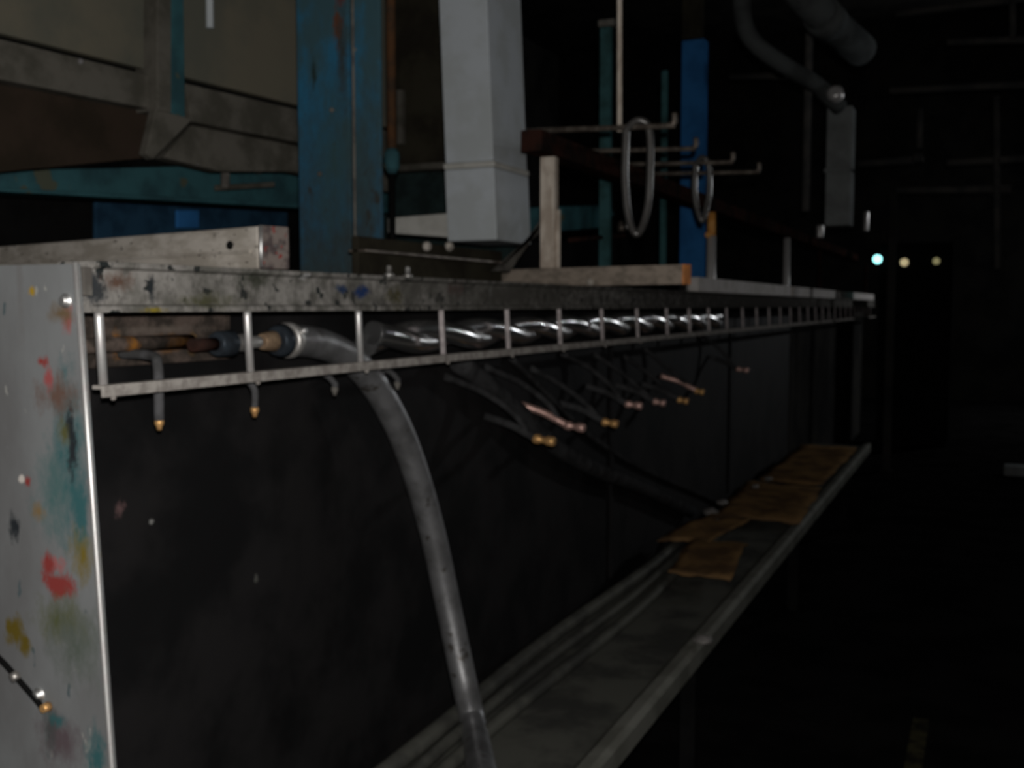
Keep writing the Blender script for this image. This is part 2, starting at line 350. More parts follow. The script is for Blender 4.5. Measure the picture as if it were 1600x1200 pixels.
while ry[-1] < YE - .5: ry.append(ry[-1] + .38)
for k, y in enumerate(ry):
    bm = bmn()
    add_tube(bm, [Vector((rx(ZB) - .006, y, ZB + .002)), Vector((rx(ZB) - .006, y, ZB - .01)), Vector((rx(z0) - .006, y, z0 + .008))], .0068, 12)
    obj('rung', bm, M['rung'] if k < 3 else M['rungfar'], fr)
for k, y in enumerate(ry[:8]):
    bm = bmn(); add_lathe(bm, (LX + .002, y + .012, z0 - .004), (0, 0, -1), [(0, .0045), (.008, .0045), (.010, .003)], 8)
    obj('bolt', bm, M['rail'], fr)
box_part('side_sheet', (-.16, -.14, YB, 8.05, .002, ZB + .06), M['darksheet'], fr, 0)
box_part('side_sheet', (-.16, -.13, 8.06, YE, .002, ZB + .06), M['wall'], fr, 0)
box_part('top_deck', (-.265, -.071, YB, YE, ZT - .02, ZT - .002), M['gull'], fr, 0)
box_part('inner_plate', (-.1398, -.125, YB + .02, 1.62, 1.398, ZB + .02), M['inner'], fr, 0.002)
tube_part('inner_pipe', [(-.105, Y0 + .06, 1.437), (-.1, 1.48, 1.437)], .013, M['inner'], fr, 12)
# bolts standing on the beam
for px in (608, 637):
    p = P(px, 432, X=-.03)
    bm = bmn(); add_lathe(bm, (p.x, p.y, ZT), (0, 0, 1), [(0, .012), (.006, .012), (.007, .006), (.022, .006), (.025, .004)], 10)
    obj('bolt', bm, M['edge'], fr)
for y in [3.9 + 2.1 * k for k in range(4)]:
    box_part('stiffener', (-.1395, -.128, y, y + .03, .42, 1.35), M['darksheet'], fr, .002)

# ------------------------------------------------------------------ box section on the corner
A = P(410, 421, Z=ZT); B = P(447, 419, Z=ZT)
d = Vector((-.963, .27, 0)).normalized(); h = .079
B = A + Vector((.27, .963, 0)) * .062
L_ = 1.5
bs = thing('box_section', 'dusty cream steel box section lying across the corner above the splattered panel', 'beam', tuple((A + B) / 2 + d * .5))
g = .0015
bm = bmn(); Ai = A + d * .012; Bi = B + d * .012
add_hexa(bm, [p + Vector((0, 0, g)) for p in (Ai, Bi, B + d * L_, A + d * L_)], [p + Vector((0, 0, h)) for p in (Ai, Bi, B + d * L_, A + d * L_)])
obj('tube', bm, M['box'], bs, .004)
bm = bmn()
add_hexa(bm, [p + Vector((0, 0, g)) for p in (A, B, Bi, Ai)], [p + Vector((0, 0, h + .001)) for p in (A, B, Bi, Ai)])
obj('end_cap', bm, M['boxend'], bs, .003, label='speckled end cap with bits of red paint')
bm = bmn(); f_ = (B - A).normalized()
q0 = A - f_ * .003 - d * .001
add_tube(bm, [q0 + Vector((0, 0, g + .003)), q0 + Vector((0, 0, h * .5)), q0 + Vector((0, 0, h))], .0035, 8)
obj('weld_bead', bm, M['chrome'], bs, label='bright weld bead on the near corner')
n_ = f_ * -1
bm = bmn(); s0 = A + n_ * .001 + d * .03; s1 = A + n_ * .001 + d * (L_ - .02)
add_hexa(bm, [s0 + Vector((0, 0, .030)), s0 + n_ * .006 + Vector((0, 0, .030)), s1 + n_ * .006 + Vector((0, 0, .030)), s1 + Vector((0, 0, .030))],
         [s0 + Vector((0, 0, .036)), s0 + n_ * .003 + Vector((0, 0, .036)), s1 + n_ * .003 + Vector((0, 0, .036)), s1 + Vector((0, 0, .036))])
obj('ridge', bm, M['box'], bs, .001)
bm = bmn(); add_lathe(bm, A + d * .095 + Vector((0, 0, .047)) - n_ * .002, n_, [(0, .008), (.006, .008), (.008, .006)], 10)
obj('bolt', bm, M['black'], bs, label='black bolt head')

# ------------------------------------------------------------------ battens on the beam
def slabX(pts, X, th): return [P(px, py, X=X) for px, py in pts], Vector((-th, 0, 0))
def batten(name, label, pts, X, th, m, cat='batten'):
    bm = bmn(); a, o = slabX(pts, X, th); add_prism(bm, a, o)
    return tag(obj(name, bm, m, bevel=.003), label, cat)
zt = ZT + .001
BTOP = zt + .062
bd = Vector((-.954, .30, 0)).normalized(); bn = Vector((bd.y, -bd.x, 0)) * -1
e0 = Vector((P(1073, 430, Y=3.23).x, 3.23 - .035, zt))
bt = thing('wooden_board', 'long wooden board with an orange cut end laid across the machine under the pale post', 'board', tuple(e0 + bd * .6))
def brd(a, b, w, zlo, zhi):
    bm = bmn(); n = Vector((.30, .954, 0)).normalized()
    add_hexa(bm, [e0 + bd * a + Vector((0, 0, zlo)), e0 + bd * b + Vector((0, 0, zlo)), e0 + bd * b + n * w + Vector((0, 0, zlo)), e0 + bd * a + n * w + Vector((0, 0, zlo))],
             [e0 + bd * a + Vector((0, 0, zhi)), e0 + bd * b + Vector((0, 0, zhi)), e0 + bd * b + n * w + Vector((0, 0, zhi)), e0 + bd * a + n * w + Vector((0, 0, zhi))])
    return bm
obj('plank', brd(.008, 1.25, .044, 0, .062), M['wood'], bt, .002)
obj('cut_end', brd(0, .0078, .044, -.001, .063), M['woodend'], bt, .003, label='orange sawn end')
bm = bmn(); add_lathe(bm, e0 + bd * .36 + Vector((0, -.001, .012)), (0, -1, 0), [(0, .012), (.006, .012), (.009, .006)], 8); obj('bolt', bm, M['box'], bt)
for (a, b, lab) in ((1092, 1236, 'long pale grey packing strip on the beam under the white post'), (1241, 1310, 'middle pale grey packing strip on the beam beyond the white posts'),
                    (1313, 1366, 'farthest and shortest pale grey packing strip on the beam')):
    y0 = P(a, 440, X=-.14).y; y1 = P(b, 440, X=-.14).y
    bm = bmn(); add_box(bm, -.24, -.14, y0, y1, zt, zt + .08); tag(obj('packing_strip', bm, M['strip'], bevel=.003), lab, 'strip')

# ------------------------------------------------------------------ rack on posts
RZ = 2.012; RX = -.19
rk = thing('hose_rack', 'overhead hose rack of pale posts and a dark beam with four hooked arms', 'rack', (RX, 5, ZT))
def post(px, w, ztop, zbot, m, base=None):
    c = P(px, 400, X=RX); hw = w / 2
    bm = bmn(); add_box(bm, c.x - hw, c.x + hw, c.y - hw * .7, c.y + hw * .7, zbot, ztop); obj('post', bm, m, rk, .003)
    return c
def rpost(px, rr, ztop, zbot, m):
    c = P(px, 400, X=RX); bm = bmn()
    add_lathe(bm, (c.x, c.y, zbot), (0, 0, 1), [(0, rr * 1.15), (.006, rr), (ztop - zbot, rr)], 16); obj('post', bm, m, rk)
    return c
c = post(858, .054, RZ - .001, BTOP + .001, M['post'])
p0 = c
bm = bmn(); add_tube(bm, [Vector((c.x + .033, c.y, BTOP + .001)), Vector((c.x + .033, c.y, 1.83))], .009, 8); obj('stiffening_bar', bm, M['post'], rk)
c = rpost(1111, .025, RZ - .13, zt + .081, M['postfar'])
bm = bmn(); add_lathe(bm, (c.x, c.y, RZ - .129), (0, 0, 1), [(0, .024), (.128, .021)], 16); obj('post_cap', bm, M['amber'], rk, label='amber upper part of the second post')
bm = bmn(); add_lathe(bm, (c.x - .012, c.y - .020, RZ - .125), (0, -1, 0), [(0, .014), (.012, .018), (.02, .012)], 12); obj('clamp_knob', bm, M['amber'], rk, label='orange knob')
rpost(1229, .025, RZ - .001, zt + .081, M['postfar'])
rpost(1281, .018, RZ - .001, zt + .081, M['darkbeam'])
rpost(1353, .018, RZ - .001, zt + .081, M['darkbeam'])
box_part('top_beam', (RX - .04, RX + .035, 3.24, 12.6, RZ, RZ + .070), M['darkbeam'], rk, .003, label='dark brown beam along the post tops')
AZ = RZ + .070 + .009
arms = [(y, P(px, 240, Y=y).x) for y, px in ((3.31, 1053), (3.82, 1087), (4.24, 1145), (4.59, 1186))]
for k, (y, xr) in enumerate(arms):
    bm = bmn()
    add_tube(bm, smooth_path([(RX - .05, y, AZ), (xr - .05, y, AZ - .016), (xr - .008, y, AZ - .014), (xr, y, AZ - .004), (xr, y, AZ + .022)], 4), .0095, 10)
    obj('arm', bm, M['arm'], rk)
bm = bmn(); add_tube(bm, [P(968, 206, Y=3.33), P(968, -400, Y=3.33)], .0085, 10); obj('hanger_rod', bm, M['post'], rk, label='thin tan rod rising from the first arm')
# diagonal brace left of first post
bm = bmn(); a = P(850, 352, X=RX - .06); b = P(785, 424, X=RX - .06)
wv = Vector((0, .03, .03))
add_prism(bm, [a - wv * .6, a + wv * .9, b + Vector((0, .06, 0)), b - Vector((0, .05, 0))], (-.02, 0, 0)); obj('brace', bm, M['gull'], rk, .002)
# small reflector plates on the far posts
for px, py, hh in ((1281, 362, .055), (1353, 346, .12)):
    p = P(px, py, X=RX)
    bm = bmn(); add_lathe(bm, (p.x, p.y, p.z - hh), (0, 0, 1), [(0, .03), (.01, .032), (2 * hh - .01, .032), (2 * hh, .03)], 16); obj('sleeve', bm, M['postfar'], rk, label='bright sleeve on a far post')
def loop(px0, px1, ytop, ybot, y, label, hl):
    a = P(px0, ytop, Y=y); b = P(px1, ytop, Y=y); m_ = P((px0 + px1) / 2 + 2, ybot, Y=y)
    a.z = b.z = AZ - .004
    pts = [Vector((a.x, y - .013, a.z - .02)), Vector((a.x - .002, y - .014, (a.z * .5 + m_.z * .5))), Vector(((a.x * .7 + m_.x * .3), y - .014, m_.z + .05)), Vector((m_.x, y - .013, m_.z)),
           Vector((b.x * .8 + m_.x * .2, y + .014, m_.z + .07)), Vector((b.x + .002, y + .020, a.z * .5 + m_.z * .5)), Vector((b.x, y + .018, a.z - .02)), Vector(((a.x + b.x) / 2, y + .004, a.z + .012)), Vector((a.x, y - .013, a.z - .02))]
    bm = bmn(); add_tube(bm, smooth_path(pts, 8), .012, 10, cap=False)
    return tag(obj('hose_loop', bm, M['hose2']), label, 'hose', 'hose loops hung on the rack arms')
M['hose2'] = mat('satin_grey_hose', (0.12, 0.115, 0.11), (0.09, 0.085, 0.08), 0.3, 0.2, 20, 0.05, spec=0.9)
loop(980, 1012, 200, 366, 3.31, 'larger grey hose loop hung on the nearest rack arm', 0)
loop(1088, 1106, 240, 345, 4.24, 'smaller grey hose loop hung on the third rack arm', 0)

# ------------------------------------------------------------------ twisted black wrap
tw = thing('twisted_cable', 'shiny black twisted cable bundle running behind the bright rungs', 'cable', (-.065, 3.5, 1.38))
ya, yb_ = P(578, 530, X=-.065).y, P(1122, 505, X=-.065).y
for s in range(2):
    pts = []; n = 200
    for i in range(n + 1):
        y = ya + (yb_ - ya) * i / n
        ph = -2 * math.pi * (y - 2.09) / .62 + math.pi * s + .3
        zc = 1.428 + .003 * math.sin(y * 2)
        pts.append(Vector((-.068 + .017 * math.cos(ph), y, zc + .017 * math.sin(ph))))
    bm = bmn(); add_tube(bm, pts, .027, 20); obj('strand', bm, M['wrap'], tw)

# ------------------------------------------------------------------ drain hose with coupling
hs = thing('drain_hose', 'thick dark hose curving down from a brass coupling across the black sheet', 'hose', tuple(P(560, 570, X=-.07)))
HX = -.072
pts = [P(448, 532, X=HX), P(490, 535, X=HX), P(530, 549, X=HX + .001), P(566, 578, X=HX + .004), P(597, 620, X=-.062), P(628, 680, X=-.055), P(656, 760, X=-.045), P(680, 850, X=-.03),
       P(701, 950, X=-.005), P(724, 1060, X=.04), P(741, 1140, X=.09), P(756, 1225, Z=.545), P(772, 1320, Z=.528), P(800, 1480, Z=.528)]
bm = bmn(); add_tube(bm, smooth_path(pts, 8), .0325, 20); obj('hose_body', bm, M['hose'], hs)
cy = lambda px: P(px, 532, X=HX).y
cz = P(448, 532, X=HX).z
def ring(name, a, b, r0, r1, m, label=None):
    bm = bmn(); ys, y2 = cy(a), cy(b); l = y2 - ys
    add_lathe(bm, (HX, ys, cz), (0, 1, 0), [(0, r0 * .85), (l * .12, r0), (l * .88, r1), (l, r1 * .85)], 20); return obj(name, bm, m, hs, label=label)
ring('locking_ring', 336, 362, .023, .025, M['bluering'], 'blue-grey ring')
ring('coupling_nut', 364, 384, .015, .017, M['chrome'], 'chrome nut')
ring('coupling_body', 385, 405, .011, .012, M['edge'])
ring('tan_sleeve', 408, 428, .016, .021, M['tan'], 'tan sleeve')
ring('hose_clamp', 430, 442, .029, .034, M['bluering'])
ring('clamp_band', 446, 456, .036, .036, M['edge'], 'bright clamp band')
bm = bmn(); add_tube(bm, [(HX, cy(300), cz), (HX, cy(337), cz)], .012, 12); obj('feed_pipe', bm, M['darkbeam'], hs)
bm = bmn(); add_lathe(bm, (HX + .03, cy(452), cz + .018), (1, 0, .2), [(0, .006), (.01, .007), (.012, .004)], 10); obj('clamp_screw', bm, M['chrome'], hs)

# ------------------------------------------------------------------ hanging spray nozzles behind the rail
for (px, t, b, lab) in ((249, 562, 668, 'first brass-tipped grey drip nozzle, nearest the splattered panel'), (398, 598, 648, 'second brass-tipped drip nozzle below the second bright rung'),
                        (523, 590, 615, 'third short drip nozzle just left of the thick hose'), (621, 584, 606, 'fourth short drip nozzle just right of the thick hose')):
    X = -.03
    pT = P(px + (8 if px < 300 else 1), t, X=X); pB = P(px, b, X=X)
    tn = thing('drip_nozzle', lab, 'nozzle', tuple(pB), 'drip nozzles under the rail')
    bm = bmn(); top = Vector((-.13, pT.y + .0, pT.z + .008))
    mid = Vector((X, pB.y, pT.z - .012))
    add_tube(bm, smooth_path([top, Vector((X - .03, pT.y, pT.z + .006)), mid, Vector((X, pB.y, pB.z + .012))], 6), .0085 if px < 300 else .0065, 10)
    obj('elbow_pipe', bm, M['hose3'], tn)
    bm = bmn(); add_lathe(bm, (X, pB.y, pB.z + .014), (0, 0, -1), [(0, .0075), (.008, .0075), (.012, .005), (.018, .004)], 12)
    obj('nozzle_tip', bm, M['brass'] if px < 500 else M['gull'], tn)

# ------------------------------------------------------------------ row of brass-ended valves on the side
valves = [(850, 688, 'brass-ended valve, lowest and nearest of the row on the side sheet', 1.0, 'brass'), (898, 667, 'pinkish valve with a long copper neck, second of the row', 1.0, 'pinkmetal'),
          (953, 661, 'brass-ended valve standing third in the row', .85, 'brass'), (990, 633, 'dull copper valve, fourth of the row', .95, 'pinkmetal'),
          (1030, 629, 'dull copper valve, fifth of the row', .75, 'pinkmetal'), (1067, 626, 'faint brass valve, sixth of the row', .7, 'brass'),
          (1093, 612, 'faint brass valve with pale neck, seventh of the row', .6, 'brass'), (1160, 578, 'farthest faint copper valve of the row', 1.0, 'pinkmetal')]
for k, (px, py, lab, s, mm) in enumerate(valves):
    tip = P(px, py, X=.03)
    t = thing('side_valve', lab, 'valve', tuple(tip), 'valves along the side sheet')
    a = tip + Vector((-.035 * s, 0, .004)); b = tip + Vector((.034 * s, 0, -.003))
    bm = bmn(); ax = (b - a); l = ax.length
    add_lathe(bm, a, ax, [(0, .010), (l * .08, .014), (l * .30, .0145), (l * .36, .010), (l * .58, .010), (l * .64, .014), (l * .93, .0145), (l, .010)], 12)
    obj('valve_body', bm, M[mm], t)
    bm = bmn()
    add_tube(bm, smooth_path([a + Vector((.004, 0, .002)), a + Vector((-.025, -.01, .018)), a + Vector((-.06, -.03, .04)), Vector((-.135, tip.y - .06, tip.z + .07))], 6), [.012] * 19, 10)
    obj('valve_neck', bm, M['pinkmetal'] if k in (1, 6) else M['dullhose'], t)
    bm = bmn(); c2_ = a + Vector((-.045, -.03, .07 * s))
    add_tube(bm, smooth_path([a + Vector((-.02, -.005, .02)), c2_, c2_ + Vector((-.05, -.10, .07)), Vector((-.135, tip.y - .30, tip.z + .20))], 6), .010, 8)
    obj('supply_tube', bm, M['dullhose'], t)
# two flat hoses draped along the sheet
for (pl, rr, lab) in ([((718, 566), (760, 600), (806, 640), (870, 700), (940, 738), (1005, 762), (1080, 800)), .030, 'dull black hose sagging diagonally down the side sheet below the valves'],
                      [((800, 560), (830, 590), (880, 640), (935, 690), (1010, 735), (1100, 775), (1150, 800)), .010, 'thinner dull hose sagging just above the thicker diagonal one']):
    bm = bmn(); add_tube(bm, smooth_path([P(x, y, X=-.139 + rr) for x, y in pl], 6), rr, 12)
    tag(obj('sagging_hose', bm, M['dullhose']), lab, 'hose')

# ------------------------------------------------------------------ tray along the foot
TZ = 1.5 - 1.037
tr = thing('drip_tray', 'long grey drip tray with a pale rolled lip along the foot of the machine', 'tray', (.2, 5, 0))
TX0, TX1 = -.03, .444
bm = bmn()
prof = [(TX0, TZ - .03), (TX1 - .02, TZ - .03), (TX1 - .02, TZ - .01), (TX0, TZ - .01)]
add_prism(bm, [Vector((x, Y0 + .06, z)) for x, z in prof], (0, 8.2 - Y0 - .06, 0)); obj('base', bm, M['tray'], tr, .001)
bm = bmn()
pr = [(TX1 - .07, TZ - .009), (TX1 - .045, TZ + .012), (TX1 - .015, TZ + .016), (TX1, TZ + .006), (TX1, TZ - .045), (TX1 - .012, TZ - .045), (TX1 - .012, TZ - .009)]
add_prism(bm, [Vector((x, Y0 + .06, z)) for x, z in pr], (0, 8.2 - Y0 - .06, 0)); obj('lip', bm, M['lip'], tr, .002)
for y in (1.25, 3.2, 5.2, 7.2):
    box_part('leg', (TX1 - .10, TX1 - .05, y, y + .05, 0, TZ - .032), M['black'], tr, .002)
for y in (1.6, 3.6, 5.6, 7.6):
    box_part('leg', (.0, .05, y, y + .05, 0, TZ - .032), M['black'], tr, .002)
random.seed(3)
for k, (x0, rr, lab) in enumerate(((.01, .022, 'grey hose lying in the tray against the machine foot'), (.07, .016, 'second grey hose lying in the tray beside the wall-side one'),
                                   (.14, .018, 'third grey hose in the middle of the tray'))):
    pl = [Vector((x0 + .012 * math.sin(i * 1.3 + k), .25 + Y0 + i * .42, TZ - .0095 + rr)) for i in range(9)]
    bm = bmn(); add_tube(bm, smooth_path(pl, 5), rr, 12)
    tag(obj('tray_hose', bm, M['tray']), lab, 'hose')
def sheet(cx, cy_, lx, ly, rz, zb, lab, seed):
    rnd = random.Random(seed); bm = bmn(); nx, ny = 8, 8; g = []
    for i in range(nx + 1):
        row = []
        for j in range(ny + 1):
            u = (i / nx - .5) * lx * (1 + .12 * rnd.random()); v = (j / ny - .5) * ly * (1 + .1 * rnd.random())
            x = cx + u * math.cos(rz) - v * math.sin(rz); y = cy_ + u * math.sin(rz) + v * math.cos(rz)
            row.append(bm.verts.new((x, y, zb + .012 * rnd.random() + .012 * abs(math.sin(3 * u + 5 * v + seed)))))
        g.append(row)
    for i in range(nx):
        for j in range(ny):
            bm.faces.new((g[i][j], g[i + 1][j], g[i + 1][j + 1], g[i][j + 1])).smooth = True
    r = bmesh.ops.extrude_face_region(bm, geom=bm.faces[:])
    for v in [e for e in r['geom'] if isinstance(e, bmesh.types.BMVert)]: v.co.z += .005
    return tag(obj('cardboard_sheet', bm, M['card']), lab, 'cardboard')
sheet(.23, 4.05, .22, .55, .1, TZ + .03, 'nearest crumpled brown cardboard sheet in the tray', 1)
sheet(.09, 4.6, .2, .6, -.1, TZ + .03, 'crumpled brown cardboard sheet in the tray close to the machine', 2)
sheet(.2, 5.5, .4, 1.0, .05, TZ + .005, 'large flat brown cardboard sheet farther along the tray', 3)
sheet(.19, 7.0, .36, 1.6, .0, TZ + .005, 'farthest and longest brown cardboard sheet in the tray', 4)
rnd = random.Random(5)
spots = [(1110, 800, .030), (1128, 785, .022), (1120, 815, .018), (1180, 760, .016), (1200, 748, .02), (1098, 1000, .022)]
places = ['largest bent scrap of metal at the foot of the side sheet', 'pale metal scrap just behind the largest one', 'small dark scrap in front of the largest one', 'tiny scrap farther along the tray foot',
          'farthest small scrap at the tray foot', 'lone pale scrap lying near the tray lip']
for (px, py, s), lab in zip(spots, places):
    p = P(px, py, Z=TZ + .03); bm = bmn()
    bmesh.ops.create_icosphere(bm, subdivisions=2, radius=s)
    for v in bm.verts: v.co = Vector((v.co.x * (1 + .5 * rnd.random()), v.co.y * (1.3 + .4 * rnd.random()), v.co.z * (.5 + .3 * rnd.random()))) + p
    tag(obj('metal_scrap', bm, M['debris'] if py != 815 else M['gull']), lab, 'scrap', 'scraps in the tray')

# ------------------------------------------------------------------ hood at upper left
ha = YAW * 0 + R(6.8)
hd = Vector((math.sin(ha), math.cos(ha), 0)); hn = Vector((hd.y, -hd.x, 0))
HP = P(265, 200, X=-.9)
def H(px, py, o=0.0): return Q(px, py, HP + hn * o, hn)
hood = thing('machine_hood', 'olive-grey sheet metal hood with a ribbed lower channel at upper left', 'hood', tuple(H(265, 240)))
def hslab(name, pts, o, th, m, label=None, bev=.003):
    bm = bmn(); add_prism(bm, [H(x, y, o) for x, y in pts], -hn * th); return obj(name, bm, m, hood, bev, label=label)
hslab('upper_panel', [(-60, -260), (246, -260), (246, 112), (-60, 37)], 0, .03, M['hood'])
hslab('upper_panel', [(283, -260), (610, -260), (610, 200), (283, 119)], 0, .03, M['hood'])
hslab('lower_channel', [(-60, 46), (246, 120), (246, 172), (-60, 112)], .02, .06, M['hoodlow'])
hslab('lower_channel', [(290, 130), (610, 205), (610, 250), (300, 190)], .02, .06, M['hoodlow'])
hslab('rib', [(246, -260), (268, -260), (268, 176), (246, 172)], .055, .09, M['hoodlow'], 'pale vertical rib')
hslab('rib', [(268, -260), (284, -260), (290, 190), (268, 176)], .045, .08, M['teal'], 'narrow teal side of the rib')
hslab('gusset', [(244, 170), (302, 186), (240, 249), (228, 240)], .05, .03, M['hoodlow'])
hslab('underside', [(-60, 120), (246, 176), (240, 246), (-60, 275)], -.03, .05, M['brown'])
hslab('underside', [(300, 196), (610, 256), (610, 300), (460, 268), (345, 268), (255, 246)], -.03, .05, M['hoodlow'])
bm = bmn(); add_tube(bm, [H(325, -200, .03), H(328, 44, .03)], .011, 8); obj('drain_pipe', bm, M['duct'], hood)
# teal beam under the hood
tb = thing('teal_beam', 'worn teal steel beam under the olive hood', 'beam', tuple(P(250, 300, Y=3.2)))
bm = bmn(); fa, fb = P(-60, 292, X=-1.15), P(610, 328, X=-1.0)
u1, u2 = P(-60, 268, X=-1.15), P(610, 252, X=-1.0)
add_prism(bm, [fa, fb, u2, u1], (-.08, 0, 0)); obj('web', bm, M['teal'], tb, .004)
bm = bmn(); add_prism(bm, [P(-60, 290, X=-1.12), P(610, 325, X=-.97), P(610, 333, X=-.97), P(-60, 296, X=-1.12)], (-.12, 0, 0)); obj('flange', bm, M['teal'], tb, .003)
for px, y0, y1, m in ((352, 252, 294, 'gull'), (402, 252, 270, 'post')):
    bm = bmn(); a, b = P(px, y0, X=-.97), P(px, y1, X=-.97); add_tube(bm, [a, b], .014, 8)
    obj('stud', bm, M[m], tb)
bm = bmn(); add_prism(bm, [P(354, 288, X=-.98), P(430, 284, X=-.98), P(430, 292, X=-.98), P(354, 297, X=-.98)], (-.05, 0, 0)); obj('bracket', bm, M['hoodlow'], tb, .003)
# blue base below
bb = thing('blue_machine', 'dark blue machine body in shadow behind the dusty box section', 'machine', tuple(P(250, 360, X=-1.3)))
bm = bmn(); add_prism(bm, [P(-60, 305, X=-1.4), P(610, 330, X=-1.4), P(610, 470, X=-1.4), P(-60, 470, X=-1.4)], (-.3, 0, 0)); obj('body', bm, M['black'], bb, .01)
bm = bmn(); add_prism(bm, [P(150, 315, X=-1.38), P(450, 330, X=-1.38), P(450, 400, X=-1.38), P(150, 400, X=-1.38)], (-.015, 0, 0)); obj('cover', bm, M['blue_d'] if 'blue_d' in M else mat('shadow_blue', (.03, .08, .14), (.02, .05, .09), .5), bb, .004)
bm = bmn(); add_prism(bm, [P(278, 328, X=-1.36), P(312, 328, X=-1.36), P(312, 356, X=-1.36), P(278, 356, X=-1.36)], (-.015, 0, 0)); obj('access_plate', bm, M['bluepost'], bb, .004)

# ------------------------------------------------------------------ blue column (I section with cover strip)
yc = 2.52
bcx0 = P(465, 200, Y=yc).x; bcx1 = P(547, 200, Y=yc).x; x2 = P(555, 200, Y=yc).x; x3 = P(597, 200, Y=yc).x
zb_ = 0.0
bc = thing('blue_column', 'worn blue steel column with a narrow raised strip behind the machine beam', 'column', ((bcx0 + x3) / 2, yc, 0))
box_part('wide_face', (bcx0, bcx1, yc, yc + .02, zb_, 3.4), M['blue'], bc, .004)
box_part('web', (bcx0 + .03, x2 + .012, yc + .0205, yc + .10, zb_, 3.4), M['black'], bc, 0)
box_part('narrow_flange', (x2, x3, yc - .006, yc + .006, zb_, 3.4), M['blue'], bc, .004)
box_part('flange_edge', (x2 - .002, x2 + .006, yc - .012, yc - .0065, zb_, 3.4), M['gull'], bc, .002, label='pale worn edge')
for (px, py) in ((519, 172), (500, 272), (556, 78)):
    p = P(px, py, Y=yc - .001); bm = bmn(); add_lathe(bm, (p.x, yc + .001, p.z), (0, -1, 0), [(0, .007), (.006, .007), (.008, .004)], 8); obj('rivet', bm, M['gull'], bc)
# rusty conduit
pc = P(611, 100, Y=2.75)
cdt = thing('rusty_conduit', 'rust-brown conduit pipe just right of the blue column', 'pipe', (pc.x, pc.y, 0))
tube_part('pipe', [(pc.x, pc.y, P(611, 232, Y=2.75).z), (pc.x, pc.y, 3.6)], .014, M['rust'], cdt)
p = P(614, 250, Y=2.75); bm = bmn(); add_lathe(bm, (pc.x, p.y, P(611, 272, Y=2.75).z), (0, 0, 1), [(0, .012), (.02, .024), (.06, .024), (.075, .015)], 12); obj('fitting', bm, M['teal'], cdt)
p2 = P(613, 292, Y=2.75)
tube_part('lower_pipe', [(pc.x, pc.y, 1.3), (pc.x, pc.y, p.z - .03)], .010, M['black'], cdt)
# grimy wall of machine behind
gw = thing('machine_casing', 'grimy dark olive machine casing seen between the blue column and grey duct', 'casing', tuple(P(650, 300, Y=3.9)))
gy = 3.9
a = P(560, 200, Y=gy).x; b = P(800, 200, Y=gy).x
box_part('upper_panel', (a, b, gy, gy + .05, P(650, 257, Y=gy).z, 3.6), M['dirtwall'], gw)
box_part('ledge', (a, b, gy - .04, gy + .05, P(650, 268, Y=gy).z, P(650, 258, Y=gy).z), M['hoodlow'], gw)
box_part('lower_panel', (a, b, gy + .02, gy + .05, 1.3, P(650, 269, Y=gy).z), M['teal2'] if 'teal2' in M else mat('shadow_teal', (.03, .05, .05), (.02, .03, .03), .6), gw)
box_part('edge_angle', (P(622, 200, Y=gy - .02).x, P(630, 200, Y=gy - .02).x, gy - .03, gy - .001, P(650, 225, Y=gy).z, P(650, 140, Y=gy).z), M['hoodlow'], gw)
p = P(612, 295, Y=gy - .05); bm = bmn(); add_lathe(bm, p, (0, -1, 0), [(0, .02), (.02, .02), (.03, .01)], 10); obj('knob', bm, M['gull'], gw)
# low dark girder behind the beam with bolts
lg = thing('rear_girder', 'low dark girder behind the machine beam below the duct outlet', 'girder', tuple(P(700, 400, X=-.25)))
ylg0, ylg1 = P(560, 400, X=-.28).y, 3.2
box_part('web', (-.30, -.28, ylg0, ylg1, 1.35, P(700, 384, X=-.28).z), M['dirtwall'], lg)
box_part('flange', (-.31, -.255, ylg0, ylg1, P(700, 404, X=-.28).z - .004, P(700, 404, X=-.28).z + .004), M['arm'], lg)
for px in (669, 704):
    p = P(px, 385, X=-.27); bm = bmn(); add_lathe(bm, p - Vector((.012, 0, 0)), (1, 0, 0), [(0, .014), (.012, .014), (.018, .009)], 10); obj('bolt', bm, M['box'], lg)

# ------------------------------------------------------------------ grey duct
dX = -.35
dc = thing('grey_duct', 'pale grey square ventilation duct coming down with an outlet to the left', 'duct', (-.45, 3.3, 1.7))
y1 = P(765, 100, X=dX).y
def dsec(name, ya_, z0_, z1_, m, grow=0.0, extra=0.0):
    """leaning vertical section between two heights"""
    bm = bmn(); lean = -.042
    def crn(z):
        s = lean * (z - 2.3)
        xa, xb = P(690, 150, Y=y1).x - grow + s, dX + grow + s
        return [Vector((xa, y1 - grow, z)), Vector((xb, y1 - grow, z)), Vector((xb, y1 + .29 + grow, z)), Vector((xa, y1 + .29 + grow, z))]
    add_hexa(bm, crn(z0_), crn(z1_)); return obj(name, bm, m, dc, .005)
zs = P(765, 256, X=dX).z; zbot = P(770, 376, X=dX).z
dsec('upper_section', y1, zs + .011, 3.6, M['duct'])
dsec('seam_flange', y1, zs - .010, zs + .010, M['seam'], .006)
dsec('lower_section', y1, zbot, zs - .011, M['duct'], .003)
